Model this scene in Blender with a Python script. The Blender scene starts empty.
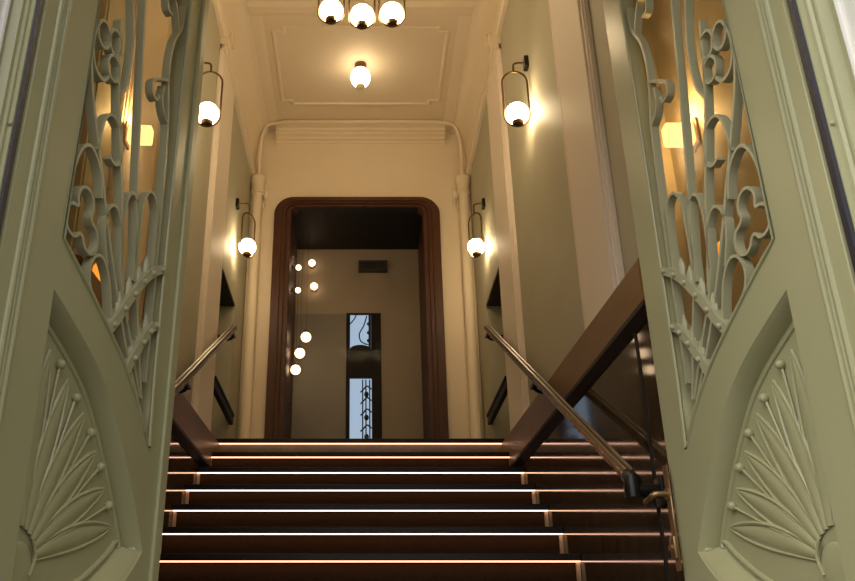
import bpy, bmesh, math, random
from mathutils import Vector, Matrix
random.seed(4)
S = bpy.context.scene
COL = S.collection
PI = math.pi

# ------------------------------------------------------------------ materials
def mat(name, color, rough=0.5, metal=0.0, spec=0.5, noise=None, scale=8.0, bump=0.0, bscale=40.0, stretch=(1, 1, 1), coat=0.0):
    m = bpy.data.materials.new(name); m.use_nodes = True
    nt = m.node_tree; N = nt.nodes; L = nt.links
    b = N['Principled BSDF']
    b.inputs['Base Color'].default_value = (*color, 1)
    b.inputs['Roughness'].default_value = rough
    b.inputs['Metallic'].default_value = metal
    b.inputs['Specular IOR Level'].default_value = spec
    b.inputs['Coat Weight'].default_value = coat
    tc = N.new('ShaderNodeTexCoord'); mp = N.new('ShaderNodeMapping')
    mp.inputs['Scale'].default_value = stretch
    L.new(tc.outputs['Object'], mp.inputs['Vector'])
    if noise:
        t = N.new('ShaderNodeTexNoise'); t.inputs['Scale'].default_value = scale
        t.inputs['Detail'].default_value = 6; t.inputs['Roughness'].default_value = 0.6
        L.new(mp.outputs['Vector'], t.inputs['Vector'])
        r = N.new('ShaderNodeValToRGB')
        r.color_ramp.elements[0].position = 0.32; r.color_ramp.elements[1].position = 0.68
        r.color_ramp.elements[0].color = (*color, 1); r.color_ramp.elements[1].color = (*noise, 1)
        L.new(t.outputs['Fac'], r.inputs['Fac']); L.new(r.outputs['Color'], b.inputs['Base Color'])
    if bump:
        t2 = N.new('ShaderNodeTexNoise'); t2.inputs['Scale'].default_value = bscale; t2.inputs['Detail'].default_value = 4
        L.new(mp.outputs['Vector'], t2.inputs['Vector'])
        bp = N.new('ShaderNodeBump'); bp.inputs['Strength'].default_value = bump; bp.inputs['Distance'].default_value = 0.004
        L.new(t2.outputs['Fac'], bp.inputs['Height']); L.new(bp.outputs['Normal'], b.inputs['Normal'])
    return m

def emat(name, color, strength):
    m = bpy.data.materials.new(name); m.use_nodes = True
    nt = m.node_tree; nt.nodes.clear()
    o = nt.nodes.new('ShaderNodeOutputMaterial'); e = nt.nodes.new('ShaderNodeEmission')
    e.inputs['Color'].default_value = (*color, 1); e.inputs['Strength'].default_value = strength
    nt.links.new(e.outputs[0], o.inputs[0])
    return m

def glass(name, tint, ior=1.35, rough=0.02, wav=0.0):
    m = bpy.data.materials.new(name); m.use_nodes = True
    nt = m.node_tree; N = nt.nodes; L = nt.links; N.clear()
    o = N.new('ShaderNodeOutputMaterial'); t = N.new('ShaderNodeBsdfTransparent'); g = N.new('ShaderNodeBsdfGlossy')
    lw = N.new('ShaderNodeLayerWeight'); lw.inputs['Blend'].default_value = 0.5
    pw = N.new('ShaderNodeMath'); pw.operation = 'POWER'; pw.inputs[1].default_value = 5.0
    f = N.new('ShaderNodeMapRange'); mx = N.new('ShaderNodeMixShader')
    t.inputs['Color'].default_value = (*tint, 1); g.inputs['Roughness'].default_value = rough
    f.inputs['To Min'].default_value = ((ior - 1) / (ior + 1)) ** 2
    L.new(lw.outputs['Facing'], pw.inputs[0]); L.new(pw.outputs[0], f.inputs['Value'])
    if wav:
        tc = N.new('ShaderNodeTexCoord'); n = N.new('ShaderNodeTexNoise'); n.inputs['Scale'].default_value = 5
        bp = N.new('ShaderNodeBump'); bp.inputs['Strength'].default_value = wav; bp.inputs['Distance'].default_value = 0.01
        L.new(tc.outputs['Object'], n.inputs['Vector']); L.new(n.outputs['Fac'], bp.inputs['Height'])
        L.new(bp.outputs['Normal'], g.inputs['Normal'])
    L.new(f.outputs[0], mx.inputs[0]); L.new(t.outputs[0], mx.inputs[1]); L.new(g.outputs[0], mx.inputs[2])
    L.new(mx.outputs[0], o.inputs[0])
    return m

def marble(name):
    m = mat(name, (0.032, 0.021, 0.012), 0.065, spec=0.42, noise=(0.085, 0.056, 0.032), scale=7, stretch=(1, 2.4, .8))
    return m

M = {}
M['door'] = mat('sage_paint', (0.365, 0.36, 0.205), 0.3, noise=(0.38, 0.375, 0.215), scale=3, bump=0.05, bscale=60)
M['iron'] = mat('sage_iron_paint', (0.40, 0.395, 0.255), 0.35, bump=0.06, bscale=90)
M['jamb'] = M['door']
M['white'] = mat('white_stone', (0.83, 0.82, 0.78), 0.6, noise=(0.86, 0.85, 0.82), scale=5, bump=0.05)
M['gapdark'] = mat('gap_black', (0.015, 0.015, 0.03), 0.5)
M['cream'] = mat('cream_plaster', (0.78, 0.66, 0.49), 0.62, noise=(0.80, 0.69, 0.52), scale=2, bump=0.04, bscale=30)
M['ceil'] = mat('ceiling_plaster', (0.74, 0.62, 0.46), 0.65, noise=(0.77, 0.65, 0.49), scale=2, bump=0.04, bscale=25)
M['green'] = mat('grey_green_wall_paint', (0.42, 0.395, 0.28), 0.6, noise=(0.45, 0.42, 0.305), scale=2.5, bump=0.05, bscale=30)
M['pil'] = mat('pale_pilaster_paint', (0.80, 0.70, 0.58), 0.55, bump=0.03, bscale=30)
M['marble'] = marble('brown_marble')
M['cap'] = mat('brown_bronze_cap', (0.25, 0.13, 0.042), 0.36, spec=0.25, noise=(0.17, 0.085, 0.027), scale=6, stretch=(1, .2, 1))
M['capdark'] = mat('dark_joint_and_shade', (0.012, 0.008, 0.006), 0.6)
M['wood'] = mat('red_brown_wood', (0.085, 0.028, 0.012), 0.48, spec=0.35, noise=(0.055, 0.018, 0.008), scale=10, stretch=(6, 6, .5))
M['ledge'] = mat('dark_ledge_wood', (0.008, 0.005, 0.004), 0.5, spec=0.2, noise=(0.013, 0.008, 0.006), scale=10)
M['black'] = mat('black_soffit', (0.006, 0.004, 0.003), 0.6)
M['carpet'] = mat('dark_carpet', (0.030, 0.016, 0.009), 0.95, spec=0.03, noise=(0.042, 0.023, 0.012), scale=120, bump=0.3, bscale=300)
M['stone'] = mat('tan_step_stone', (0.80, 0.60, 0.38), 0.4, noise=(0.42, 0.27, 0.15), scale=9)
M['nosing'] = mat('dark_nosing_metal', (0.012, 0.008, 0.006), 0.45, metal=0.0, spec=0.3)
M['led'] = emat('warm_led', (1.0, 0.54, 0.35), 4.4)
M['brass'] = mat('aged_brass', (0.17, 0.10, 0.045), 0.35, metal=0.9, noise=(0.13, 0.08, 0.035), scale=20)
M['lockbrass'] = mat('worn_lock_brass', (0.45, 0.30, 0.16), 0.35, metal=0.9, noise=(0.3, 0.2, 0.1), scale=25)
M['darkmetal'] = mat('dark_bracket_metal', (0.012, 0.011, 0.010), 0.35, metal=0.4)
M['rail'] = mat('bronze_rail', (0.20, 0.11, 0.045), 0.25, metal=0.75, noise=(0.15, 0.08, 0.03), scale=15)
M['railshine'] = mat('rail_highlight_strip', (0.22, 0.19, 0.16), 0.3, metal=1.0)
M['glowwall'] = mat('glow_tinted_plaster', (0.50, 0.42, 0.29), 0.6, noise=(0.53, 0.45, 0.31), scale=2)  # wall colour warmed to carry the glow of the box lamps
M['globe1'] = emat('lit_ceiling_opal', (1.0, 0.78, 0.48), 11.0)
M['globe'] = emat('lit_opal_globe', (1.0, 0.75, 0.44), 42.0)
M['globe2'] = emat('reflection_globe_glow', (1.0, 0.70, 0.40), 5.0)
M['lampbox'] = emat('lit_box_lamp', (1.0, 0.62, 0.26), 3.2)
M['amber'] = emat('amber_glint_glow', (1.0, 0.36, 0.05), 1.6)
M['lobby'] = mat('beige_lobby_wall', (0.40, 0.32, 0.23), 0.55, noise=(0.43, 0.35, 0.25), scale=2)
M['lobbygrey'] = mat('grey_brown_lobby_panel', (0.25, 0.22, 0.18), 0.4, noise=(0.27, 0.24, 0.195), scale=2)
M['vent'] = mat('dark_vent', (0.06, 0.05, 0.04), 0.5)
M['paneglow'] = emat('reflected_light_pane', (0.52, 0.67, 0.86), 0.78)
M['doorglass'] = glass('amber_door_glass', (0.92, 0.85, 0.70), 1.2, 0.2, 0.12)
M['lobbyglass'] = glass('clear_glass', (0.95, 0.95, 0.95), 1.06, 0.01)
M['floor'] = mat('dark_stone_floor', (0.10, 0.075, 0.055), 0.3, noise=(0.14, 0.11, 0.08), scale=6)
M['pave'] = mat('grey_pavement', (0.13, 0.125, 0.12), 0.8, noise=(0.17, 0.165, 0.16), scale=10, bump=0.2)

# ------------------------------------------------------------------ helpers
class MB:
    def __init__(s): s.bm = bmesh.new()
    def box(s, x0, x1, y0, y1, z0, z1, bev=0.0):
        t = bmesh.new(); bmesh.ops.create_cube(t, size=1)
        for v in t.verts:
            v.co = Vector(((x0 + x1) / 2 + v.co.x * (x1 - x0), (y0 + y1) / 2 + v.co.y * (y1 - y0), (z0 + z1) / 2 + v.co.z * (z1 - z0)))
        if bev: bmesh.ops.bevel(t, geom=t.edges[:], offset=bev, segments=2, affect='EDGES', profile=0.5)
        s.add(t); return s
    def add(s, t, mx=None):
        if mx is not None: bmesh.ops.transform(t, matrix=mx, verts=t.verts[:])
        me = bpy.data.meshes.new('tmp'); t.to_mesh(me); t.free(); s.bm.from_mesh(me); bpy.data.meshes.remove(me)
    def tube(s, pts, r, n=10, closed=False, cap=True):
        pts = [Vector(p) for p in pts]; k = len(pts); rings = []; prev = None
        rr = r if isinstance(r, (list, tuple)) else [r] * k
        for i, p in enumerate(pts):
            a = pts[(i - 1) % k] if (closed or i > 0) else p
            b = pts[(i + 1) % k] if (closed or i < k - 1) else p
            d = (b - a).normalized()
            if prev is None:
                up = Vector((0, 0, 1)) if abs(d.z) < 0.9 else Vector((0, 1, 0))
                e = d.cross(up).normalized()
            else:
                e = (prev - d * prev.dot(d)).normalized()
            prev = e; f = d.cross(e)
            rings.append([s.bm.verts.new(p + (e * math.cos(2 * PI * j / n) + f * math.sin(2 * PI * j / n)) * rr[i]) for j in range(n)])
        m = k if closed else k - 1
        for i in range(m):
            A, B = rings[i], rings[(i + 1) % k]
            for j in range(n): s.bm.faces.new((A[j], A[(j + 1) % n], B[(j + 1) % n], B[j]))
        if cap and not closed:
            s.bm.faces.new(rings[0][::-1]); s.bm.faces.new(rings[-1])
        return s
    def ball(s, c, r, sc=(1, 1, 1), seg=24):
        t = bmesh.new(); bmesh.ops.create_uvsphere(t, u_segments=seg, v_segments=max(6, seg * 2 // 3), radius=r)
        for v in t.verts: v.co = Vector((v.co.x * sc[0] + c[0], v.co.y * sc[1] + c[1], v.co.z * sc[2] + c[2]))
        s.add(t); return s
    def lathe(s, prof, c=(0, 0, 0), n=24, axis='Z'):
        rings = []
        for r, h in prof:
            ring = []
            for j in range(n):
                a = 2 * PI * j / n; x, y = r * math.cos(a), r * math.sin(a)
                p = (x, y, h) if axis == 'Z' else ((h, x, y) if axis == 'X' else (x, h, y))
                ring.append(s.bm.verts.new(Vector(p) + Vector(c)))
            rings.append(ring)
        for A, B in zip(rings, rings[1:]):
            for j in range(n): s.bm.faces.new((A[j], A[(j + 1) % n], B[(j + 1) % n], B[j]))
        s.bm.faces.new(rings[0][::-1]); s.bm.faces.new(rings[-1]); return s
    def extr(s, prof, y0, y1, axis='Y', closed=True):
        """extrude a 2D profile (a,z) along an axis"""
        def P(a, z, t): return (a, t, z) if axis == 'Y' else ((t, a, z) if axis == 'X' else (a, z, t))
        A = [s.bm.verts.new(P(a, z, y0)) for a, z in prof]; B = [s.bm.verts.new(P(a, z, y1)) for a, z in prof]
        k = len(prof)
        for i in range(k if closed else k - 1):
            s.bm.faces.new((A[i], A[(i + 1) % k], B[(i + 1) % k], B[i]))
        if closed: s.bm.faces.new(A[::-1]); s.bm.faces.new(B)
        return s
    def strip(s, path, y0, y1, th):
        """flat iron bar bent on edge: path in (u,z), width along local y, thickness th"""
        P = [Vector((a, b)) for a, b in path]; k = len(P); L = []; R = []
        for i, p in enumerate(P):
            d = (P[min(i + 1, k - 1)] - P[max(i - 1, 0)]).normalized(); n = Vector((-d.y, d.x)) * th / 2
            L.append(p + n); R.append(p - n)
        def V(p, y): return s.bm.verts.new((p.x, y, p.y))
        q = [(V(L[i], y0), V(R[i], y0), V(R[i], y1), V(L[i], y1)) for i in range(k)]
        for A, B in zip(q, q[1:]):
            for j in range(4): s.bm.faces.new((A[j], A[(j + 1) % 4], B[(j + 1) % 4], B[j]))
        s.bm.faces.new(q[0][::-1]); s.bm.faces.new(q[-1]); return s
    def build(s, name, m, parent=None, smooth=False):
        bmesh.ops.recalc_face_normals(s.bm, faces=s.bm.faces[:])
        me = bpy.data.meshes.new(name); s.bm.to_mesh(me); s.bm.free()
        me.materials.append(m)
        if smooth:
            for p in me.polygons: p.use_smooth = True
            try: me.set_sharp_from_angle(angle=math.radians(38))
            except Exception: pass
        o = bpy.data.objects.new(name, me); COL.objects.link(o)
        if parent: o.parent = parent
        return o

def tag(o, label=None, cat=None, group=None, kind=None):
    if label: o['label'] = label
    if cat: o['category'] = cat
    if group: o['group'] = group
    if kind: o['kind'] = kind
    return o
def struct(o, label, cat): return tag(o, label, cat, kind='structure')
def empty(name, loc=(0, 0, 0), rz=0.0):
    o = bpy.data.objects.new(name, None); o.empty_display_size = 0.1; COL.objects.link(o)
    o.location = loc; o.rotation_euler = (0, 0, rz); return o
def copy_tree(o, parent=None):
    c = o.copy(); COL.objects.link(c)
    if parent: c.parent = parent
    for ch in list(o.children): copy_tree(ch, c)
    return c
def smooth(pts, n=8, closed=False):
    P = [Vector(p) for p in pts]; k = len(P); out = []
    for i in range(k if closed else k - 1):
        if closed: a, b, c, d = P[(i - 1) % k], P[i], P[(i + 1) % k], P[(i + 2) % k]
        else: a, b, c, d = P[max(i - 1, 0)], P[i], P[i + 1], P[min(i + 2, k - 1)]
        for j in range(n):
            t = j / n
            out.append(0.5 * ((2 * b) + (c - a) * t + (2 * a - 5 * b + 4 * c - d) * t * t + (3 * b - a - 3 * c + d) * t ** 3))
    if not closed: out.append(P[-1])
    return [tuple(v) for v in out]
def inset(poly, d):
    """move a counter-clockwise polygon inwards by d"""
    k = len(poly); P = [Vector(p) for p in poly]; out = []
    ar = sum(P[i].x * P[(i + 1) % k].y - P[(i + 1) % k].x * P[i].y for i in range(k))
    sg = 1 if ar > 0 else -1
    for i in range(k):
        e1 = (P[i] - P[i - 1]).normalized(); e2 = (P[(i + 1) % k] - P[i]).normalized()
        n1 = Vector((-e1.y, e1.x)) * sg; n2 = Vector((-e2.y, e2.x)) * sg
        b = (n1 + n2)
        if b.length < 1e-6: b = n1
        b.normalize(); c = max(0.45, b.dot(n1))
        out.append(tuple(P[i] + b * d / c))
    return out
def plate(name, outer, holes, ya, yb, m, parent, bev=0.004):
    """flat board with holes, outline in (u,z), faces at local y = ya..yb, edges eased"""
    cu = bpy.data.curves.new(name, 'CURVE'); cu.dimensions = '2D'; cu.fill_mode = 'BOTH'
    th = abs(yb - ya); cu.extrude = th / 2 - bev; cu.bevel_depth = bev; cu.bevel_resolution = 1; cu.offset = -bev
    for loop in [outer] + holes:
        sp = cu.splines.new('POLY'); sp.points.add(len(loop) - 1); sp.use_cyclic_u = True
        for p, q in zip(sp.points, loop): p.co = (q[0], q[1], 0, 1)
    t = bpy.data.objects.new('t', cu); COL.objects.link(t)
    dg = bpy.context.evaluated_depsgraph_get(); dg.update()
    me = bpy.data.meshes.new_from_object(t.evaluated_get(dg), depsgraph=dg)
    bpy.data.objects.remove(t); bpy.data.curves.remove(cu)
    bm = bmesh.new(); bm.from_mesh(me); bpy.data.meshes.remove(me)
    mid = (ya + yb) / 2
    for v in bm.verts: v.co = Vector((v.co.x, mid + v.co.z, v.co.y))
    bmesh.ops.remove_doubles(bm, verts=bm.verts[:], dist=1e-5)
    b = MB(); b.bm.free(); b.bm = bm
    return b.build(name, m, parent)

# ------------------------------------------------------------------ dimensions
ZF = -0.335          # lower hall floor
ZL = 1.517            # upper landing floor
WX = 1.0             # half width of the stair hall
YW = 7.0             # far wall
Y0 = 1.62            # hinge line of the entrance doors
HR, HL = 1.0, -0.743 # hinges
ZC = 4.76            # ceiling
ZT = 4.20            # top of the side walls, start of the cove

# ------------------------------------------------------------------ shell
o = MB().box(-1.3, 1.3, 1.15, 3.1, ZF - 0.15, ZF).build('floor', M['floor']); struct(o, 'dark stone floor of the lower hall just inside the entrance', 'floor')
o = MB().box(-5, 5, -6, 1.15, ZF - 0.25, ZF - 0.1).build('floor_outside', M['pave']); struct(o, 'grey pavement in front of the entrance', 'floor')
o = MB().box(-1.3, 1.3, 5.95, YW, ZL - 0.2, ZL).build('floor_landing', M['floor']); struct(o, 'upper landing floor at the head of the stairs', 'floor')

NY0, NY1, NZ = 5.30, 6.47, 2.74       # wall niches on the landing
for s, nm, side in ((1, 'wall_right', 'right'), (-1, 'wall_left', 'left')):
    b = MB()
    x0, x1 = s * WX, s * (WX + 0.4)
    xa, xb = min(x0, x1), max(x0, x1)
    b.box(xa, xb, 2.75, NY0, ZF - 0.15, ZC + 0.15)
    b.box(xa, xb, 1.70, 2.75, 2.95, ZC + 0.15)
    b.box(xa, xb, NY1, YW + 0.2, ZF - 0.15, ZC + 0.15)
    b.box(xa, xb, NY0, NY1, NZ, ZC + 0.15)
    b.box(xa, xb, NY0, NY1, ZF - 0.15, ZL)
    b.box(min(s * (WX + 0.28), x1), max(s * (WX + 0.28), x1), NY0, NY1, ZL, NZ)
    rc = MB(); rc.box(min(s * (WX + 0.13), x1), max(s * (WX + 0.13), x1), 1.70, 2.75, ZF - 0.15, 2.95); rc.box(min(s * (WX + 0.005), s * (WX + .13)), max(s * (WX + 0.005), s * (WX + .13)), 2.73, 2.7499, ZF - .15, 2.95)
    w = b.build(nm, M['green']); struct(w, 'grey-green painted wall along the %s side of the stairs' % side, 'wall')
    rc.build('door_recess', M['glowwall'], w)
    f = MB().box(min(x0 + s * 0.005, x0 + s * 0.275), max(x0 + s * 0.005, x0 + s * 0.275), NY0 + 0.005, NY1 - 0.005, NZ - 0.012, NZ - 0.001).build('niche_soffit', M['capdark'], w)  # thin near-black sheet makes the niche top darker

# marble dado of the lower flight, bronze cap above it
for s, i, side in ((1, 1, 'right'), (-1, 2, 'left')):
    X = s * WX
    b = MB(); b.box(min(X, X - s * 0.006), max(X, X - s * 0.006), 2.985, 5.9, ZF, 1.21)
    o = b.build('trim_%d' % i, M['marble']); struct(o, 'polished brown marble dado on the %s wall beside the steps' % side, 'dado')
    b = MB(); b.box(min(X, X - s * 0.006), max(X, X - s * 0.006), 2.75, 2.972, ZF, 1.21)
    b.build('marble_slab', M['marble'], o)
    b = MB(); b.tube(smooth([(X - s * .004, 2.978, 1.21), (X - s * .004, 2.974, .9), (X - s * .004, 2.981, .5), (X - s * .004, 2.976, .1), (X - s * .004, 2.978, ZF)]), 0.009, 6)
    b.build('slab_joint', M['capdark'], o)
    # the band climbs very slightly towards the landing
    def band(rows):
        b = MB(); A = []
        for y, t in ((2.75, 0.0), (5.93, 1.0)):
            A.append([b.bm.verts.new((x, y, z0 + (z1 - z0) * t)) for x, z0, z1 in rows])
        n = len(rows)
        for q in range(n): b.bm.faces.new((A[0][q], A[0][(q + 1) % n], A[1][(q + 1) % n], A[1][q]))
        b.bm.faces.new(A[0][::-1]); b.bm.faces.new(A[1]); return b
    b = band([(X, 1.184, 1.270), (X - s * .038, 1.184, 1.270), (X - s * .040, 1.187, 1.273), (X - s * .040, 1.335, 1.474), (X - s * .032, 1.348, 1.488), (X - s * .015, 1.355, 1.496), (X, 1.355, 1.496)])
    o = b.build('trim_%d' % (i + 2), M['cap']); struct(o, 'brown bronze cap band running level above the %s marble dado' % side, 'cap band')
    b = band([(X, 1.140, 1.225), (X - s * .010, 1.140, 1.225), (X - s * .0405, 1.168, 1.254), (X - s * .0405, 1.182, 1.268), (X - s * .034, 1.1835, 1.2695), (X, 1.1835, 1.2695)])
    b.build('painted_shade_strip', M['capdark'], o)  # near-black strip paints in the shade under the cap

# pilasters
k = 5
for s, side in ((1, 'right'), (-1, 'left')):
    for ya, yb, wh in ((3.02, 3.57, 'nearer the entrance doors'), (5.02, 5.60, 'beside the landing niche')):
        X = s * WX
        def sb(a, c, y0, y1, z0, z1, bv=0.004): b.box(min(X - s * a, X - s * c), max(X - s * a, X - s * c), y0, y1, z0, z1, bv)
        b = MB()
        sb(0, 0.022, ya, yb, 1.34, ZT)
        sb(0.018, 0.034, ya + 0.05, yb - 0.05, 1.34, ZT)
        sb(0.018, 0.030, ya + 0.012, ya + 0.03, 1.34, ZT)
        sb(0.018, 0.030, yb - 0.03, yb - 0.012, 1.34, ZT)
        o = b.build('trim_%d' % k, M['pil']); k += 1
        struct(o, 'pale flat pilaster on the %s wall %s' % (side, wh), 'pilaster')
        b = MB()
        sb(0, 0.06, ya - 0.01, yb + 0.01, ZT - 0.05, ZT); sb(0, 0.045, ya, yb, ZT - 0.10, ZT - 0.05)
        b.build('capital', M['cream'], o)

# corner columns at the far wall
for s, side in ((1, 'right'), (-1, 'left')):
    b = MB(); c = (s * 0.930, 6.93, 0)
    b.lathe([(0.066, ZL), (0.066, ZL + 0.16), (0.055, ZL + 0.19), (0.046, ZL + 0.22), (0.044, 4.02)], c, 20)
    o = b.build('trim_%d' % k, M['cream'], smooth=True); k += 1
    struct(o, 'slim cream corner column at the %s end of the far wall' % side, 'column')
    b = MB(); b.lathe([(0.044, 4.02), (0.060, 4.03), (0.060, 4.05), (0.050, 4.06), (0.056, 4.11), (0.069, 4.15), (0.069, 4.19), (0.06, 4.20)], c, 20)
    b.build('capital', M['cream'], o, True)
    b = MB(); b.ball((s * 0.865, 6.97, 4.05), 0.035, (.7, .6, 1.3), 14); b.ball((s * 0.85, 6.975, 3.97), 0.025, (.7, .6, 1.4), 14); b.ball((s * 0.88, 6.97, 3.93), 0.02, (.7, .6, 1.4), 12)
    b.build('leaf_drop', M['cream'], o, True)

# far wall with the doorway cut out of it
DX0, DX1, DZ = -0.63, 0.572, 3.925
outer = [(-1.4, ZL - 0.2), (1.4, ZL - 0.2), (1.4, ZC + 0.15), (-1.4, ZC + 0.15)]
hole = [(DX0 - 0.06, ZL), (DX1 + 0.06, ZL), (DX1 + 0.06, DZ + 0.02), (DX0 - 0.06, DZ + 0.02)]
o = plate('wall_far', outer, [hole], YW, YW + 0.2, M['cream'], None, 0.001); struct(o, 'cream plaster wall at the top of the stairs around the doorway', 'wall')

def round_door(x0, x1, z0, z1, r, n=8):
    p = [(x1, z0), (x1, z1 - r)]
    p += [(x1 - r + r * math.cos(t * PI / 2 / n), z1 - r + r * math.sin(t * PI / 2 / n)) for t in range(1, n + 1)]
    p += [(x0 + r - r * math.sin(t * PI / 2 / n), z1 - r + r * math.cos(t * PI / 2 / n)) for t in range(0, n + 1)]
    p += [(x0, z0)]
    return p
d3 = empty('door_3', (-0.03, YW, ZL)); struct(d3, 'wide rounded wooden doorway with glass at the top of the stairs', 'doorway')
def arch_part(x0, x1, z1, r, wd, ya, yb, m, name):
    a = round_door(x0, x1, ZL, z1, r); c = round_door(x0 + wd, x1 - wd, ZL, z1 - wd * 0.55, max(0.03, r - wd * 0.8))
    b = MB(); A = [(p, q) for p, q in zip(a, c)]
    rows = []
    for p, q in A:
        rows.append([b.bm.verts.new(v) for v in ((p[0], yb, p[1]), (p[0], ya + 0.006, p[1]), (p[0] * .96 + q[0] * .04, ya, p[1] * .96 + q[1] * .04), (p[0] * .1 + q[0] * .9, ya, p[1] * .1 + q[1] * .9), (q[0], ya + 0.006, q[1]), (q[0], yb, q[1]))])
    for u, v in zip(rows, rows[1:]):
        for j in range(5): b.bm.faces.new((u[j], u[j + 1], v[j + 1], v[j]))
    ob = b.build(name, m, d3, True); ob.location = (0.03, -YW, -ZL); return ob
arch_part(-0.775, 0.712, 4.012, 0.17, 0.075, YW - 0.045, YW + 0.1, M['wood'], 'architrave')
arch_part(-0.715, 0.652, 3.98, 0.14, 0.05, YW - 0.03, YW + 0.1, M['wood'], 'inner_architrave')
arch_part(-0.680, 0.617, 3.957, 0.10, 0.055, YW - 0.012, YW + 0.12, M['wood'], 'stop_moulding')
b = MB(); b.box(DX0 + .002, DX1 - .002, YW + 0.085, YW + 0.093, ZL + .003, DZ - .003); g = b.build('glass_pane', M['lobbyglass'], d3); g.location = (0.03, -YW, -ZL)

# lobby beyond the glass; its globes and window stand in for reflections
YB = 7.85
o = MB().box(DX0 - 0.12, DX0, YW + 0.2, YB + 0.1, ZL - 0.2, DZ + 0.1).build('wall_lobby_left', M['wood']); struct(o, 'dark wood side wall of the lobby left of the glass', 'wall')
o = MB().box(DX1, DX1 + 0.12, YW + 0.2, YB + 0.1, ZL - 0.2, DZ + 0.1).build('wall_lobby_right', M['wood']); struct(o, 'dark wood side wall of the lobby right of the glass', 'wall')
for nm, xa, xb in (('left', DX0 - 0.06, DX0), ('right', DX1, DX1 + 0.06)):
    MB().box(xa, xb, YW, YW + 0.2, ZL, DZ + 0.03).build('reveal', M['wood'], d3).location = (0.03, -YW, -ZL)
MB().box(DX0, DX1, YW + .0, YW + 0.2, DZ, DZ + 0.03).build('head', M['black'], d3).location = (0.03, -YW, -ZL)
o = MB().box(DX0, DX1, YW + 0.2, YB + 0.1, DZ, DZ + 0.1).build('ceiling_lobby', M['black']); struct(o, 'black ceiling of the lobby behind the glass', 'ceiling')
o = MB().box(DX0, DX1, YW + 0.001, YB + 0.1, ZL - 0.2, ZL).build('floor_lobby', M['floor']); struct(o, 'dark floor of the lobby behind the glass', 'floor')
ZR = 3.23     # rail height on the lobby wall
WXA, WXB = -0.135, 0.195
o = MB().box(DX0, DX1, YB, YB + 0.1, ZL, DZ).build('wall_lobby_back', M['lobby']); struct(o, 'beige lobby wall seen through the glass doorway', 'wall')
b = MB(); b.box(DX0, WXA, YB - 0.012, YB, ZL, ZR, 0.003); b.build('lower_panel', M['lobbygrey'], o)
b = MB(); b.box(WXB, DX1, YB - 0.010, YB, ZL, ZR, 0.003); b.build('lower_panel', M['lobby'], o)

# frame with glowing panes, standing in for a bluish reflection in the glass
w1 = empty('reflected_window_1', ((WXA + WXB) / 2, YB, 1.75)); struct(w1, 'tall narrow dark framed window in the lobby, standing in for a pale blue reflection', 'window')
def under(o, p):
    """parent while keeping world coordinates baked in the mesh"""
    o.parent = p
    m = Matrix.Translation(p.location) @ p.rotation_euler.to_matrix().to_4x4()
    o.data.transform(m.inverted()); return o
arc = [(0.001 + 0.102 * math.cos(t * PI / 12), 2.742 + 0.09 * math.sin(t * PI / 12)) for t in range(0, 13)]
fo = [(WXA, 1.75), (WXB, 1.75), (WXB, ZR), (WXA, ZR)]
up = [(-0.099, 3.215), (-0.099, 2.86)] + [(-0.0 + 0.1 * math.cos(PI - t * PI / 10), 2.86 + 0.045 * math.sin(t * PI / 10)) for t in range(1, 10)] + [(0.101, 2.86), (0.101, 3.215)]
lo = [(-0.099, 1.80), (0.105, 1.80), (0.105, 2.575), (-0.099, 2.575)]
under(plate('frame', fo, [up, lo], YB - 0.03, YB - 0.001, M['ledge'], None, 0.002), w1)
under(MB().box(-0.099, 0.103, YB - 0.006, YB - 0.002, 1.80, 3.215).build('pane', M['paneglow'], None), w1)
b = MB()
b.tube(smooth([(0.06, YB - .02, 3.2), (0.03, YB - .02, 3.10), (-0.01, YB - .02, 3.02), (0.0, YB - .02, 2.95), (0.04, YB - .02, 2.92), (0.075, YB - .02, 2.91)]), 0.006, 6)
b.tube([(0.088, YB - .02, 3.21), (0.088, YB - .02, 2.87)], 0.012, 6)
for z in (2.95, 3.03, 3.12): b.ball((0.08, YB - .02, z), 0.02, (1, .4, 1), 8)
b.tube(smooth([(-0.099, YB - .02, 3.12), (-0.06, YB - .02, 3.17), (-0.04, YB - .02, 3.215)]), 0.006, 6)
under(b.build('scrollwork', M['black'], None), w1)
b = MB()
for x in (0.02, 0.05, 0.085): b.tube([(x, YB - .02, 1.81), (x, YB - .02, 2.56)], 0.006, 6)
for z in (1.95, 2.1, 2.25, 2.36, 2.47): b.tube(smooth([(-0.0, YB - .02, z - .03), (0.03, YB - .02, z), (0.06, YB - .02, z + .03), (0.1, YB - .02, z)]), 0.007, 6)
for z in (2.02, 2.2, 2.42): b.ball((0.055, YB - .02, z), 0.022, (1, .4, 1.3), 8)
under(b.build('iron_grille', M['black'], None), w1)

v = MB().box(-0.02, 0.26, YB - 0.07, YB - 0.001, 3.665, 3.775, 0.004).build('air_vent', M['vent']); tag(v, 'dark box vent high on the beige lobby wall', 'vent')
b = MB()
for z in (3.685, 3.705, 3.725, 3.745): b.box(0.0, 0.24, YB - 0.076, YB - 0.068, z, z + 0.008)
b.build('louvre', M['black'], v)

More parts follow.
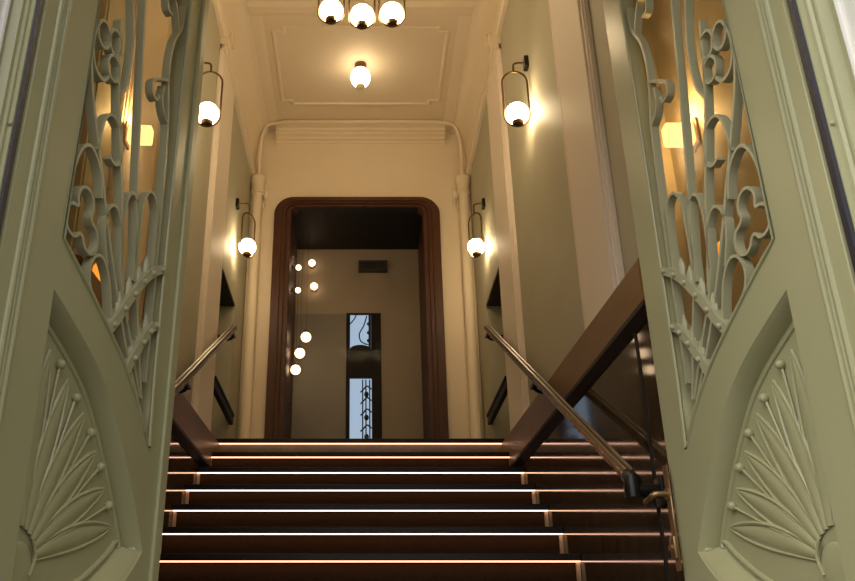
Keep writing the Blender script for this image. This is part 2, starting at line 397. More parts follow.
def wall_globe(x, y, z, r, label, wall):  # lit globes with made-up mounts, standing in for lamp reflections in the glass
    t = empty('reflection_wall_globe', (x, y, z)); tag(t, label, 'lamp', 'small lit globes standing in for reflections in the lobby glass')
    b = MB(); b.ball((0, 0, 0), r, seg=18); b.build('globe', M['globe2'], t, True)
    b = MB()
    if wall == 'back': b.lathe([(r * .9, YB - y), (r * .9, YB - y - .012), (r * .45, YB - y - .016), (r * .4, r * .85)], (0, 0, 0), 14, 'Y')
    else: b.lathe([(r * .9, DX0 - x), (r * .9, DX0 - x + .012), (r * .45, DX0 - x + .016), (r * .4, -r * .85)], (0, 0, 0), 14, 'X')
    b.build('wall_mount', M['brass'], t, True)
wall_globe(-0.475, YB - .075, 3.74, 0.034, 'upper reflection globe on the beige lobby wall, left of the vent', 'back')
wall_globe(-0.45, YB - .075, 3.49, 0.036, 'lower of two reflection globes on the upper beige lobby wall', 'back')
wall_globe(-0.57, 7.32, 3.475, 0.026, 'upper reflection globe on the dark left side wall of the lobby', 'left')
wall_globe(-0.57, 7.34, 3.255, 0.026, 'lower reflection globe on the dark left side wall of the lobby', 'left')
for x, y, z, r, lab in ((-0.496, 7.50, 2.86, 0.046, 'highest of three reflection globes hanging in a slanting row in the lobby'),
                        (-0.545, 7.46, 2.69, 0.046, 'middle one of three reflection globes hanging in a slanting row in the lobby'),
                        (-0.575, 7.42, 2.52, 0.044, 'lowest of three reflection globes hanging in a slanting row in the lobby')):
    t = empty('reflection_hanging_globe', (x, y, z)); tag(t, lab, 'lamp', 'small lit globes standing in for reflections in the lobby glass')  # globes on made-up cords, standing in for glints in the lobby glass
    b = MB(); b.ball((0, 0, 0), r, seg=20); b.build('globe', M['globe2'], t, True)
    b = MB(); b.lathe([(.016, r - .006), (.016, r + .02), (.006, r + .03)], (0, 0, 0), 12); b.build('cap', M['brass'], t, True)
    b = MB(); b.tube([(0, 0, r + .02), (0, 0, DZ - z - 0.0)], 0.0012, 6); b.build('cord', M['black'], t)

# ------------------------------------------------------------------ ceiling with cove
o = MB().box(-1.3, 1.3, 1.70, YW + 0.3, ZC, ZC + 0.15).build('ceiling', M['ceil']); struct(o, 'cream plaster ceiling of the stair hall', 'ceiling')
for s, side in ((1, 'right'), (-1, 'left')):
    pr = [(1.0, ZT), (0.972, ZT), (0.960, ZT + .012), (0.960, ZT + .04), (0.972, ZT + .05), (0.985, ZT + .065), (0.985, ZT + .085), (0.968, ZT + .09), (0.964, ZT + .10), (0.964, ZT + .115), (0.968, ZT + .125), (0.983, ZT + .13)]
    for t in range(0, 9):
        a = t / 8 * PI / 2
        pr.append((0.868 + 0.115 * math.cos(a), ZT + .14 + 0.38 * math.sin(a)))
    pr += [(0.868, ZC - .014), (0.85, ZC - .012), (0.82, ZC - .008), (0.79, ZC - .006), (0.77, ZC), (1.0, ZC)]
    b = MB(); b.extr([(s * x, z) for x, z in pr], 1.70, YW)
    o = b.build('trim_%d' % k, M['cream'], smooth=True); k += 1
    struct(o, 'curved plaster cove between the %s wall and the ceiling' % side, 'cove')
    for ya, yb in ((3.02, 3.57), (5.02, 5.60)):      # plaster consoles over the pilasters
        b = MB()
        b.ball((s * .975, (ya + yb) / 2 - .05, ZT + .17), .05, (.5, .6, 1.5), 12)
        b.ball((s * .965, (ya + yb) / 2 + .06, ZT + .25), .045, (.5, .6, 1.5), 12)
        b.build('leaf_drop', M['cream'], o, True)
# ridged cornice over the far wall
pr = [(YW, 4.60), (YW - .02, 4.61), (YW - .02, 4.625), (YW - .045, 4.635), (YW - .045, 4.655), (YW - .075, 4.665), (YW - .075, 4.685), (YW - .105, 4.695), (YW - .105, 4.715), (YW - .15, 4.722), (YW - .15, ZC), (YW, ZC)]
b = MB(); b.extr(pr, -0.79, 0.79, 'X')
o = b.build('trim_%d' % k, M['cream']); k += 1; struct(o, 'ridged plaster cornice above the far wall', 'cornice')
b = MB()
path = [(-0.93, YW - .07, 4.20), (-0.928, YW - .08, 4.50), (-0.91, YW - .10, 4.64), (-0.86, YW - .14, 4.72), (-0.74, YW - .16, 4.735), (-0.6, YW - .165, 4.74), (0, YW - .165, 4.74), (0.6, YW - .165, 4.74), (0.74, YW - .16, 4.735), (0.86, YW - .14, 4.72), (0.91, YW - .10, 4.64), (0.928, YW - .08, 4.50), (0.93, YW - .07, 4.20)]
b.tube(smooth(path, 6), 0.018, 10); b.build('rounded_bead', M['cream'], o, True)
# notched raised panels and transverse ribs
def notched(x, ya, yb, n):
    return [(-x + n, ya), (x - n, ya), (x - n, ya + n * .6), (x, ya + n * .6), (x, yb - n * .6), (x - n, yb - n * .6), (x - n, yb), (-x + n, yb), (-x + n, yb - n * .6), (-x, yb - n * .6), (-x, ya + n * .6), (-x + n, ya + n * .6)]
def ceil_frame(x, ya, yb, n, wd, drop, lab):
    global k
    A = notched(x, ya, yb, n); B = notched(x - wd, ya + wd, yb - wd, n); b = MB()
    C = notched(x - wd * .3, ya + wd * .3, yb - wd * .3, n); D = notched(x - wd * .7, ya + wd * .7, yb - wd * .7, n)
    loops = [[b.bm.verts.new((p[0], p[1], z)) for p in L] for L, z in ((A, ZC), (C, ZC - drop), (D, ZC - drop), (B, ZC))]
    for P, Q in zip(loops, loops[1:]):
        for j in range(12): b.bm.faces.new((P[j], P[(j + 1) % 12], Q[(j + 1) % 12], Q[j]))
    o = b.build('trim_%d' % k, M['ceil']); k += 1; struct(o, lab, 'ceiling moulding')
ceil_frame(0.72, 5.55, 6.60, 0.085, 0.038, 0.012, 'notched rectangular moulding on the ceiling around the small round lamp')
ceil_frame(0.72, 3.35, 4.85, 0.085, 0.038, 0.012, 'notched rectangular moulding on the ceiling above the three-globe pendant')
for ya, lab in ((5.33, 'plaster rib across the ceiling between the pendant and the small round lamp'), (3.10, 'plaster rib across the ceiling nearest the entrance doors')):
    b = MB(); b.extr([(ya - .13, ZC), (ya - .12, ZC - .02), (ya - .08, ZC - .025), (ya - .05, ZC - .05), (ya + .02, ZC - .05), (ya + .05, ZC - .025), (ya + .09, ZC - .02), (ya + .10, ZC)], -.87, .87, 'X')
    o = b.build('trim_%d' % k, M['ceil']); k += 1; struct(o, lab, 'ceiling rib')

# ------------------------------------------------------------------ staircase
G, R0 = 0.30, 0.165
st = empty('staircase', (0, 2.92, ZF)); tag(st, 'wide dark carpeted staircase with lit strips under every nosing', 'stairs')
def put(b, name, m, parent, loc, sm=False):
    o = b.build(name, m, None, sm); o.parent = parent
    o.data.transform(Matrix.Translation(-Vector(loc))); return o
for n in range(-4, 7):
    y = 4.12 + n * G; z = 0.527 + n * R0; L = (0, 2.92, ZF)
    yb = y + G + 0.06 if n < 6 else y + 0.12
    b = MB(); b.box(-0.993, 0.993, y + 0.046, yb, z - R0, z - 0.032)
    stp = put(b, 'step', M['stone'], st, L)
    b = MB(); b.box(-0.993, 0.993, y, yb, z - 0.032, z, 0.004); put(b, 'tread', M['nosing'], stp, L)
    b = MB(); b.box(-0.976, 0.976, y + 0.040, y + 0.047, z - R0 + 0.001, z - 0.030); put(b, 'carpet', M['carpet'], stp, L)
    for q in (-1, 1):
        b = MB(); b.box(min(q * .976, q * .9925), max(q * .976, q * .9925), y + .020, y + .048, z - R0 + .001, z - .040)
        put(b, 'end_trim', M['stone'], stp, L)
    b = MB(); b.box(-0.992, 0.992, y + 0.004, y + 0.018, z - 0.0362, z - 0.0325); put(b, 'light_strip', M['led'], stp, L)

# ------------------------------------------------------------------ handrails
for s, side in ((1, 'right'), (-1, 'left')):
    X = s * 0.90
    top = Vector((X, 5.84, 2.295)); bot = Vector((X, 2.935, 0.615))
    h = empty('handrail', (X, 2.935, 0.615)); tag(h, 'sloping bronze handrail on the %s wall above the steps' % side, 'handrail', None)
    dv = (top - bot).normalized(); nv = Vector((0, -dv.z, dv.y))
    L = h.location
    b = MB(); b.tube([bot, top], 0.022, 16); put(b, 'rail', M['rail'], h, L, True)
    for off in (-0.011, 0.011):
        b = MB(); b.tube([bot + dv * .02 + nv * .021 + Vector((off, 0, 0)), top + nv * .021 + Vector((off, 0, 0))], 0.0065, 8); put(b, 'top_strip', M['railshine'], h, L, True)  # bright strips put the rail's double highlight into its shape
    for p in (bot + dv * 1.63, top - dv * 0.06):
        b = MB(); q = p - nv * .022
        b.tube(smooth([q, q - nv * .03, q - nv * .05 + Vector((s * .03, 0, 0)), Vector((s * 0.992, q.y, q.z - .055))], 5), 0.010, 10)
        b.box(min(s * .996, s * .955) if False else min(s * .999, s * .985), max(s * .999, s * .985), q.y - .03, q.y + .03, q.z - .085, q.z - .025, .004)
        b.box(X - .016, X + .016, p.y - .06, p.y + .06, p.z - .045, p.z - .028)
        put(b, 'bracket', M['darkmetal'], h, L, True)
    b = MB(); b.tube([bot + dv * .03, bot - dv * .015, bot + Vector((0, -.012, -.03)), bot + Vector((0, -.012, -.065))], [.025, .028, .030, .030], 16)
    b.tube([bot + Vector((0, -.012, -.04)), bot + Vector((s * .085, -.02, -.045))], 0.024, 14)
    b.box(min(s * .978, s * .993), max(s * .978, s * .993), bot.y - .055, bot.y + .015, bot.z - .095, bot.z - .0, .004)
    put(b, 'end_bracket', M['darkmetal'], h, L, True)

# ledge boards in the niches
for s, side in ((1, 'right'), (-1, 'left')):
    t = empty('niche_rail', (s * .98, 5.65, 1.775)); tag(t, 'dark wooden rail across the lower part of the landing niche on the %s' % side, 'rail')
    b = MB(); b.box(min(s * .966, s * .999), max(s * .966, s * .999), 5.603, 6.53, 1.775, 1.835, .006); under(b.build('board', M['ledge'], None), t)
    b = MB(); b.box(min(s * .960, s * .999), max(s * .960, s * .999), 5.603, 6.535, 1.837, 1.862, .006); under(b.build('top_strip', M['ledge'], None), t)

# ------------------------------------------------------------------ lamps
def stadium(w, h, n=10):
    r = w / 2; p = []
    for i in range(n + 1): a = i * PI / n; p.append((r * math.cos(a), h / 2 - r + r * math.sin(a)))
    for i in range(n + 1): a = PI + i * PI / n; p.append((r * math.cos(a), -h / 2 + r + r * math.sin(a)))
    return p
def hoop_and_globe(t, cx, cz_top, yaw=0.0, r=0.069, hw=0.158, hh=0.385, cy=0.0):
    """stadium hoop hanging from (cx, cz_top) with an opal globe resting in its lower end"""
    rz = Matrix.Translation((cx, cy, cz_top - hh / 2)) @ Matrix.Rotation(yaw, 4, 'Z')
    b = MB(); b.tube([rz @ Vector((x, 0, z)) for x, z in stadium(hw, hh)], 0.0062, 8, closed=True); b.build('hoop', M['brass'], t, True)
    gz = cz_top - hh + 0.022 + r
    b = MB(); b.ball((cx, cy, gz), r, seg=28); b.build('globe', M['globe'], t, True)
    b = MB(); b.lathe([(.012, gz - r - .018), (.030, gz - r - .010), (.034, gz - r + .006), (.036, gz - r + .0135), (.02, gz - r + .005)], (cx, cy, 0), 18); b.build('cap', M['brass'], t, True)
def sconce(s, y, z, lab, drop=.06, yaw=.1):
    t = empty('wall_sconce', (s * WX, y, z)); tag(t, lab, 'wall lamp', 'globe sconces on the stair walls')
    b = MB(); b.box(min(0, -s * .026), max(0, -s * .026), -.03, .03, -.035, .042, .004); b.build('back_plate', M['darkmetal'], t)
    ax = -s * (0.101 - s * .010)
    b = MB(); b.tube(smooth([(-s * .02, 0, 0.005), (ax + s * .03, 0, 0.005), (ax + s * .006, 0, -.003), (ax, 0, -.025), (ax, 0, -drop - .004)], 6), 0.0065, 8); b.build('arm', M['brass'], t, True)
    hoop_and_globe(t, ax, -drop, yaw=-s * yaw, r=.066, hw=.146)
sconce(1, 4.26, 3.368, 'lit globe sconce in a brass hoop on the right wall, the nearer of two')
sconce(1, 6.19, 3.50, 'lit globe sconce in a brass hoop on the right wall, by the far corner', .085, .95)
sconce(-1, 4.26, 3.368, 'lit globe sconce in a brass hoop on the left wall, partly behind the door edge')
sconce(-1, 6.19, 3.50, 'lit globe sconce in a brass hoop on the left wall, by the far corner', .085, .95)

pd = empty('pendant_light', (0, 4.1, ZC - .01)); tag(pd, 'pendant with three lit globes in brass hoops under the ceiling', 'pendant lamp')
b = MB(); b.lathe([(.02, -.05), (.05, -.045), (.06, -.02), (.06, 0)], (0, 0, 0), 24); b.box(-.22, .22, -.012, .012, -.075, -.05, .003); b.build('canopy', M['brass'], pd, True)
for cx, gz in ((-.174, 3.627), (.009, 3.59), (.186, 3.605)):
    top = gz - 0.069 - 0.022 + 0.46 - (ZC - .01)
    b = MB(); b.tube([(cx, 0, -.06), (cx, 0, top)], 0.006, 8); b.build('rod', M['brass'], pd, True)
    hoop_and_globe(pd, cx, top, 0, hw=.150, hh=.46)

cl = empty('ceiling_lamp', (0.0, 6.03, ZC)); tag(cl, 'single lit opal lamp fixed to the middle of the far ceiling panel', 'ceiling lamp')
b = MB(); b.lathe([(.044, -.062), (.05, -.05), (.05, -.012), (.05, -.001)], (0, 0, 0), 24); b.build('mount', M['brass'], cl, True)
b = MB(); b.ball((0, 0, -.135), .082, (1, 1, 1.18), 28); b.build('globe', M['globe1'], cl, True)
b = MB(); b.lathe([(.010, -.262), (.030, -.255), (.040, -.235), (.036, -.215)], (0, 0, 0), 18); b.build('tip', M['cream'], cl, True)

def box_lamp(s, y, z, lab):
    t = empty('box_wall_lamp', (s * WX, y, z)); tag(t, lab, 'wall lamp', 'box lamps behind the door leaves')
    b = MB(); b.box(min(0, -s * .012), max(0, -s * .012), -.075, .075, -.045, .045, .003); b.build('back_plate', M['darkmetal'], t)
    b = MB(); b.box(min(-s * .012, -s * .055), max(-s * .012, -s * .055), -.07, .07, -.04, .04, .008); b.build('shade', M['lampbox'], t)
def box_lamp2(s, x, y, z, lab):
    t = empty('box_wall_lamp', (x, y, z)); tag(t, lab, 'wall lamp', 'box lamps behind the door leaves')
    b = MB(); b.box(min(0, -s * .010), max(0, -s * .010), -.035, .035, -.05, .05, .003); b.build('back_plate', M['brass'], t)
    b = MB(); b.box(min(-s * .010, -s * .108), max(-s * .010, -s * .108), -.025, .025, -.037, .037, .008); b.build('shade', M['lampbox'], t)
    ld = bpy.data.lights.new('added_glow_light', 'POINT'); ld.energy = 3.6; ld.color = (1.0, .70, .36); ld.shadow_soft_size = .03  # added point light outside the shade, warms the wall around it
    lo = bpy.data.objects.new('added_glow_light', ld); COL.objects.link(lo); lo.parent = t; lo.location = (-s * .06, 0, .075)
box_lamp2(1, WX + .13, 2.50, 1.68, 'lit box lamp on the wall behind the glass of the right door')
box_lamp2(-1, -WX + .034, 3.06, 2.055, 'lit box lamp on the wall behind the glass of the left door')
for s, x, y, z, lab in ((1, WX + .13, 2.42, 1.20, 'tiny added amber glow low on the wall behind the right door grille'), (-1, -WX, 2.97, 1.39, 'tiny added amber glow low on the wall behind the left door grille')):
    t = empty('amber_glow_spot', (x, y, z)); tag(t, lab, 'wall lamp', 'tiny added amber glows behind the door grilles')  # added lit spots in place of orange glints in the door glass
    b = MB(); b.box(min(0, -s * .008), max(0, -s * .008), -.03, .03, -.04, .04, .003); b.build('back_plate', M['brass'], t)
    b = MB(); b.ball((-s * .022, 0, 0), .024, (.8, 1.3, 1.6), 14); b.build('amber_glow_ball', M['amber'], t, True)

# ------------------------------------------------------------------ entrance: facade, frame, two glazed leaves
XR, XL = 1.082, -0.802
for i, (nm, x0, x1, side) in enumerate((('wall_front_right', XR, 5, 'right'), ('wall_front_left', -5, XL, 'left'))):
    o = MB().box(x0, x1, 1.46, 1.70, ZF - .2, 6).build(nm, M['white']); struct(o, 'white outer wall on the %s side of the entrance' % side, 'wall')
o = MB().box(XL, XR, 0.90, 1.70, 2.60, 6).build('wall_front_top', M['white']); struct(o, 'white outer wall above the entrance doors, brought forward to shade them', 'wall')  # unseen overhang, made deep to keep sky light off the upper leaves
def jamb(s, xi, xo, side):
    global k
    w = abs(xo - xi); f = s
    def X(t): return xi + f * t * w
    # stepped profile seen from the street: bead, hollow, flat face, outer staff bead
    p = [(X(.12), 1.63), (X(.12), 1.600), (X(.16), 1.594), (X(.30), 1.594), (X(.33), 1.586), (X(.42), 1.582), (X(.50), 1.586), (X(.53), 1.580), (X(.86), 1.574), (X(.88), 1.560), (X(1.0), 1.560), (X(1.0), 1.72), (X(.80), 1.72), (X(.80), 1.63)]
    b = MB(); b.extr(p, ZF, 2.599, 'Z')
    o = b.build('trim_%d' % k, M['jamb']); k += 1; struct(o, 'sage green door frame post on the %s side of the entrance' % side, 'door frame')
    b = MB(); b.box(min(X(.0), X(.115)), max(X(.0), X(.115)), 1.596, 1.616, ZF, 2.43); b.build('gap_strip', M['gapdark'], o)  # near-black strip fills the gap at the hinge edge
    b = MB(); b.tube([(X(.94), 1.555, ZF), (X(.94), 1.555, 2.599)], 0.008, 8); b.build('white_bead', M['white'], o, True)
    b = MB()
    for z in (-.1, .75, 1.10, 1.62, 2.3): b.ball((X(.22), 1.592, z), .005, seg=8)
    b.build('frame_screw', M['iron'], o, True)
jamb(1, HR, XR, 'right'); jamb(-1, HL, XL, 'left')
o = MB().box(XL, XR, 1.57, 1.70, 2.435, 2.60, .006).build('trim_%d' % k, M['jamb']); k += 1; struct(o, 'sage green head of the entrance door frame', 'door frame')  # unseen head, set low to cut sky light on the leaves

WD = 0.8715
OPEN = [(.217, .945), (.30, .905), (.385, .862), (.464, .818), (.535, .778), (.604, .730), (.683, .662), (.757, .580), (.748, .75), (.744, 1.0), (.742, 1.4), (.742, 2.16), (.70, 2.25), (.60, 2.30), (.48, 2.32), (.36, 2.30), (.26, 2.25), (.217, 2.16)]
ARCH_L = smooth([(.215, .812), (.339, .758), (.42, .718), (.499, .667), (.558, .61), (.609, .552), (.66, .487), (.702, .43), (.745, .365), (.778, .308)], 3)
SILL = smooth([(.778, .308), (.735, .262), (.693, .228), (.60, .168), (.48, .115), (.36, .082), (.225, .065)], 3)
ARCH = ARCH_L + SILL[1:]          # clockwise in (u, z)
def clover(cs, r):
    g = Vector((sum(c[0] for c in cs) / 3, sum(c[1] for c in cs) / 3)); out = []
    cs = sorted(cs, key=lambda c: math.atan2(c[1] - g.y, c[0] - g.x))
    for c in cs:
        a0 = math.atan2(c[1] - g.y, c[0] - g.x)
        for t in range(-4, 5): a = a0 + t / 4 * math.radians(122); out.append((c[0] + r * math.cos(a), c[1] + r * 1.1 * math.sin(a)))
    return out + [out[0]]
def ring(cu, cz, ru, rz): return [(cu + ru * math.cos(t * PI / 6), cz + rz * math.sin(t * PI / 6)) for t in range(13)]
STEMS = [  # (name, points) of the bent flat bars
 ('stem', [(.700, .70), (.640, .88), (.600, 1.0), (.568, 1.14), (.515, 1.48), (.462, 1.88), (.43, 2.1), (.42, 2.31)]),
 ('stem', [(.690, .70), (.60, .84), (.520, .97), (.473, 1.19), (.425, 1.34), (.388, 1.47), (.362, 1.60), (.346, 1.70)]),
 ('stem', [(.680, .69), (.59, .80), (.512, .92), (.430, 1.06), (.364, 1.19), (.300, 1.31), (.258, 1.40), (.230, 1.49), (.221, 1.58)]),
 ('stem', [(.715, .75), (.712, .95), (.708, 1.15), (.700, 1.40), (.688, 1.58), (.66, 1.75), (.67, 1.88), (.715, 1.98), (.725, 2.08)]),
 ('scroll', [(.388, 1.47), (.420, 1.53), (.428, 1.62), (.418, 1.72), (.385, 1.83), (.33, 1.87), (.27, 1.83), (.235, 1.72), (.222, 1.60)]),
 ('scroll', [(.322, 1.255), (.330, 1.34), (.352, 1.385), (.385, 1.395), (.42, 1.375), (.437, 1.33), (.438, 1.29), (.415, 1.268), (.385, 1.272)]),
 ('scroll', [(.372, 1.14), (.352, 1.20), (.320, 1.235), (.285, 1.245), (.255, 1.22), (.236, 1.17), (.225, 1.10)]),
 ('trefoil_loop', ring(.336, 1.612, .031, .040)),
 ('trefoil_loop', ring(.275, 1.592, .031, .040)),
 ('trefoil_loop', ring(.344, 1.532, .032, .038)),
 ('trefoil_stem', [(.244, 1.60), (.232, 1.55), (.238, 1.50), (.262, 1.465), (.30, 1.46), (.325, 1.49)]),
 ('trefoil', clover([(.303, 1.088), (.262, 1.020), (.343, 1.010)], .037)),
 ('arch', [(.690, 1.06), (.686, 1.20), (.676, 1.275), (.650, 1.305), (.620, 1.30), (.598, 1.26), (.590, 1.18), (.592, 1.04)]),
 ('arch', [(.584, 1.00), (.575, 1.14), (.564, 1.215), (.540, 1.243), (.515, 1.235), (.500, 1.195), (.498, 1.12), (.512, 1.0)]),
 ('arch', [(.536, .95), (.502, 1.07), (.482, 1.125), (.452, 1.155), (.422, 1.145), (.405, 1.105), (.410, 1.05), (.440, .98)]),
 ('arch', [(.50, .83), (.470, .92), (.448, .962), (.415, .988), (.382, .98), (.362, .945), (.366, .905), (.39, .87)]),
 ('scroll', [(.664, 1.73), (.62, 1.70), (.59, 1.68), (.565, 1.65), (.572, 1.615), (.60, 1.61), (.612, 1.635)]),
 ('scroll', [(.688, 1.58), (.655, 1.60), (.635, 1.64), (.64, 1.69)]),
 ('scroll', [(.70, 1.95), (.66, 2.03), (.62, 2.04), (.60, 2.01), (.61, 1.97), (.64, 1.97)]),
 ('arch', [(.67, 2.26), (.66, 2.16), (.62, 2.10), (.55, 2.10), (.51, 2.18), (.50, 2.31)]),
]
STRAPS = [[(.742, 1.105), (.712, 1.09), (.665, 1.055), (.625, 1.015), (.585, .965), (.548, .915), (.512, .860), (.475, .815)],
          [(.742, .925), (.713, .915), (.685, .885), (.655, .845), (.622, .795), (.590, .745)]]
PET = [(.672, .355), (.617, .440), (.554, .520), (.479, .596), (.391, .655), (.301, .700)]
BEADS = [(.646, .405), (.582, .489), (.517, .560), (.430, .624), (.343, .680)]
BASE = (.300, .225)
def vinset(poly, d0, d1):
    a = inset(poly, d0); c = inset(poly, d1); n = len(ARCH_L)
    out = []
    for i, (p, q) in enumerate(zip(a, c)):
        w = 0.0 if i < n - 2 else (min(1.0, (i - (n - 2)) / 3) if i < len(poly) - 1 else .3)
        out.append((p[0] * (1 - w) + q[0] * w, p[1] * (1 - w) + q[1] * w))
    return out
INNER = vinset(ARCH, .018, .046)
ROLL = vinset(ARCH, .033, .062)
def leaf(name, sv, hx, ang, side):
    d = empty(name, (hx, Y0, 0), ang); struct(d, 'tall sage green entrance door leaf with iron scrollwork, opened inward on the %s' % side, 'door')
    y = lambda t: -sv * t                      # depth into the leaf from the face the camera sees
    body = plate('leaf_body', [(.008, -.325), (WD, -.325), (WD, 2.42), (.008, 2.42)], [OPEN, ARCH], y(0), y(.055), M['door'], d, .003)
    # splayed sides and bed of the pointed panel
    A = ARCH; B = INNER
    b = MB()
    cr = [0, .5, 1]
    rows = []
    for (p, q) in zip(A, B):
        rows.append([b.bm.verts.new((p[0], y(.0025), p[1])),
                     b.bm.verts.new((p[0] * .55 + q[0] * .45, y(.012), p[1] * .55 + q[1] * .45)),
                     b.bm.verts.new((p[0] * .15 + q[0] * .85, y(.036), p[1] * .15 + q[1] * .85)),
                     b.bm.verts.new((q[0], y(.046), q[1]))])
    for i in range(len(rows)):
        u, v = rows[i], rows[(i + 1) % len(rows)]
        for j in range(3): b.bm.faces.new((u[j], u[j + 1], v[j + 1], v[j]))
    b.build('panel_splay', M['door'], d, True)
    bed = plate('panel_bed', inset(ARCH, -.004), [], y(.046), y(.0545), M['door'], d, .001)
    b = MB(); b.tube([(p[0], y(.046), p[1]) for p in ROLL], .0075, 8, closed=True); b.build('border_roll', M['door'], bed, True)
    # flower relief: petals with raised rims, veins and beaded stems
    for i, (tu, tz) in enumerate(PET):
        b0 = Vector(BASE); t = Vector((tu, tz)); dr = (t - b0); ln = dr.length; dr.normalize(); nr = Vector((-dr.y, dr.x))
        wd = .027; m = []
        def P(fr, off): 
            q = b0 + dr * (ln * fr) + nr * off
            return q
        bend = .010
        prof = lambda f: wd * (max(0.0, math.sin(PI * min(1, f ** 1.25))) ** .8) * 0.95
        n = 16; up = []; dn = []; md = []
        for j in range(n + 1):
            f = .16 + .84 * j / n
            off = bend * math.sin(PI * f)
            w_ = prof(f) + .002
            up.append(P(f, off + w_)); dn.append(P(f, off - w_)); md.append(P(f, off))
        b = MB()
        ru = [[b.bm.verts.new((a.x, y(.0465), a.y)), b.bm.verts.new(((a.x + c.x) / 2, y(.040), (a.y + c.y) / 2)), b.bm.verts.new((c.x, y(.038), c.y)), b.bm.verts.new(((e.x + c.x) / 2, y(.040), (e.y + c.y) / 2)), b.bm.verts.new((e.x, y(.0465), e.y))] for a, c, e in zip(up, md, dn)]
        for u, v in zip(ru, ru[1:]):
            for j in range(4): b.bm.faces.new((u[j], u[j + 1], v[j + 1], v[j]))
        b.tube([(p.x, y(.043), p.y) for p in up] , [.0025 + .0035 * min(1, j / 8) for j in range(n + 1)], 6)
        b.tube([(p.x, y(.043), p.y) for p in dn], [.0022 + .002 * min(1, j / 8) for j in range(n + 1)], 6)
        b.build('petal', M['door'], bed, True)
        if i < 5:
            t2 = Vector(BEADS[i])
            s0 = b0 + (t2 - b0) * .42
            b = MB(); b.tube([(s0.x, y(.042), s0.y), (t2.x, y(.040), t2.y)], [.002, .004], 6); b.ball((t2.x, y(.038), t2.y), .0125, seg=12); b.build('beaded_stamen', M['door'], bed, True)
    b = MB(); b.ball((BASE[0] - .0, y(.044), BASE[1] - .01), .05, (1.0, .22, 1.1), 18)
    b.tube(smooth([(BASE[0] + .03, y(.034), BASE[1] + .05), (BASE[0] + .045, y(.034), BASE[1] + .02), (BASE[0] + .035, y(.036), BASE[1] - .02)]), .004, 6)
    b.build('flower_base', M['door'], bed, True)
    # beads and mouldings on the face
    b = MB(); b.tube([(p[0], y(-.001), p[1]) for p in smooth(OPEN[:8], 2) + OPEN[8:]], .0055, 8, closed=True); b.build('opening_bead', M['door'], d, True)
    b = MB()
    for u0, r in ((.060, .007), (.075, .005), (.090, .007)): b.tube([(u0, y(-.001), -.32), (u0, y(-.001), 2.41)], r, 8)
    b.build('hinge_moulding', M['door'], d, True)
    if sv < 0:
     b = MB(); b.box(.825, WD - .002, min(y(-.012), y(.002)), max(y(-.012), y(.002)), -.32, 2.41, .005); b.build('meeting_strip', M['door'], d)
    # ironwork
    g = empty('iron_grille'); g.parent = d; 
    for nm, pts in STEMS:
        b = MB(); b.strip(smooth(pts, 7), y(.006), y(.030), .0085 if nm != 'stem' else .0105); b.build(nm, M['iron'], g)
    for pts in STRAPS:
        q = smooth(pts, 6)
        b = MB(); b.strip(q, y(-.004), y(.034), .026)
        for i in range(4, len(q) - 2, 7): b.ball((q[i][0], y(-.006), q[i][1]), .008, seg=10)
        b.build('riveted_strap', M['iron'], g)
    q = smooth(STRAPS[1], 6); b = MB()
    for i in (14, 20, 26): b.tube([(q[i][0], y(.01), q[i][1]), (q[i][0] - .012, y(.01), q[i][1] - .04)], .004, 6); b.ball((q[i][0] - .014, y(.01), q[i][1] - .05), .010, seg=12)
    for i in (12, 19, 25): b.lathe([(.002, q[i][1] + .06), (.010, q[i][1] + .03), (.008, q[i][1] + .008)], (q[i][0], y(.012), 0), 8)
    q = smooth(STRAPS[0], 6)
    for i in (14, 20, 27, 34): b.lathe([(.002, q[i][1] + .065), (.012, q[i][1] + .04), (.010, q[i][1] + .008)], (q[i][0], y(.012), 0), 8)
    b.build('bud', M['iron'], g, True)
    gl = inset(OPEN, -.012)
    plate('glass_pane', gl, [], y(.044), y(.048), M['doorglass'], d, .0005)
    # lock furniture on the closing edge
    if sv < 0: return d
    lk = plate('lock_plate', [(.850, .27), (.8735, .27), (.8735, .555), (.850, .555)], [], y(-.018), y(-.012), M['lockbrass'], d, .001)
    b = MB(); b.tube(smooth([(.862, y(-.016), .475), (.862, y(-.045), .475), (.868, y(-.058), .472), (.885, y(-.062), .465), (.915, y(-.060), .462)], 5), .008, 10); b.lathe([(.016, y(-.018)), (.016, y(-.024))], (.862, 0, .475), 14, 'Y'); b.build('lever_handle', M['lockbrass'], lk, True)
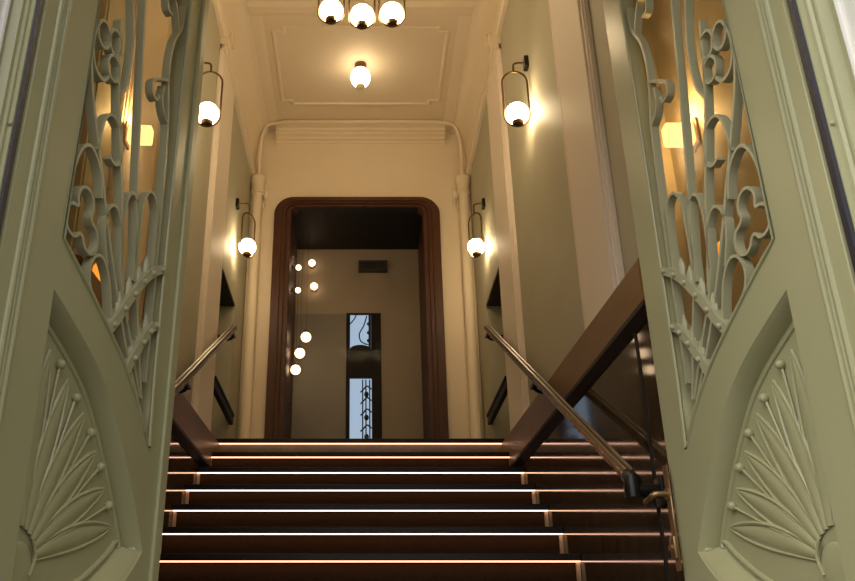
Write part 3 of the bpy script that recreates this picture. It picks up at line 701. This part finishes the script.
    b = MB(); b.box(.848, .875, min(y(-.018), y(-.028)), max(y(-.018), y(-.028)), .30, .36, .004); b.lathe([(.009, y(-.028)), (.009, y(-.034))], (.862, 0, .33), 12, 'Y'); b.build('lock_cylinder', M['lockbrass'], lk, True)
    return d
leaf('door_1', 1, HR, math.radians(98.5), 'right')
leaf('door_2', -1, HL, math.radians(77.2), 'left')

# ------------------------------------------------------------------ daylight from the street
w = bpy.data.worlds.new('World'); S.world = w; w.use_nodes = True
nt = w.node_tree; N = nt.nodes; L = nt.links
bg = N['Background']; tc = N.new('ShaderNodeTexCoord'); sp = N.new('ShaderNodeSeparateXYZ')
# overcast street: brighter to the left and high up, house fronts and ground darker low down
def rng(a, b, c, d):
    m = N.new('ShaderNodeMapRange'); m.inputs['From Min'].default_value = a; m.inputs['From Max'].default_value = b
    m.inputs['To Min'].default_value = c; m.inputs['To Max'].default_value = d; return m
L.new(tc.outputs['Generated'], sp.inputs[0])
mx_ = rng(-1, 1, 2.15, 0.10); mz_ = rng(0.0, 0.65, 0.14, 1.5); mu = N.new('ShaderNodeMath'); mu.operation = 'MULTIPLY'
m2 = N.new('ShaderNodeMath'); m2.operation = 'MULTIPLY'; m2.inputs[1].default_value = 1.8
L.new(sp.outputs['X'], mx_.inputs['Value']); L.new(sp.outputs['Z'], mz_.inputs['Value'])
L.new(mx_.outputs['Result'], mu.inputs[0]); L.new(mz_.outputs['Result'], mu.inputs[1]); L.new(mu.outputs[0], m2.inputs[0])
bg.inputs['Color'].default_value = (1.0, 0.965, 0.90, 1); L.new(m2.outputs[0], bg.inputs['Strength'])

# ------------------------------------------------------------------ camera
cd = bpy.data.cameras.new('camera'); cam = bpy.data.objects.new('camera', cd); COL.objects.link(cam)
cam.location = (0, 0, 0); cam.rotation_euler = (math.radians(90 + 23.9), 0, 0)
cd.sensor_width = 36; cd.lens = 881 / 855 * 36; cd.shift_x = (427.5 - 360.5) / 855; cd.clip_start = 0.02; cd.clip_end = 100
S.camera = cam
S.view_settings.view_transform = 'Standard'; S.view_settings.look = 'None'
S.view_settings.exposure = 0.0; S.view_settings.gamma = 1.0; S.view_settings.use_curve_mapping = False
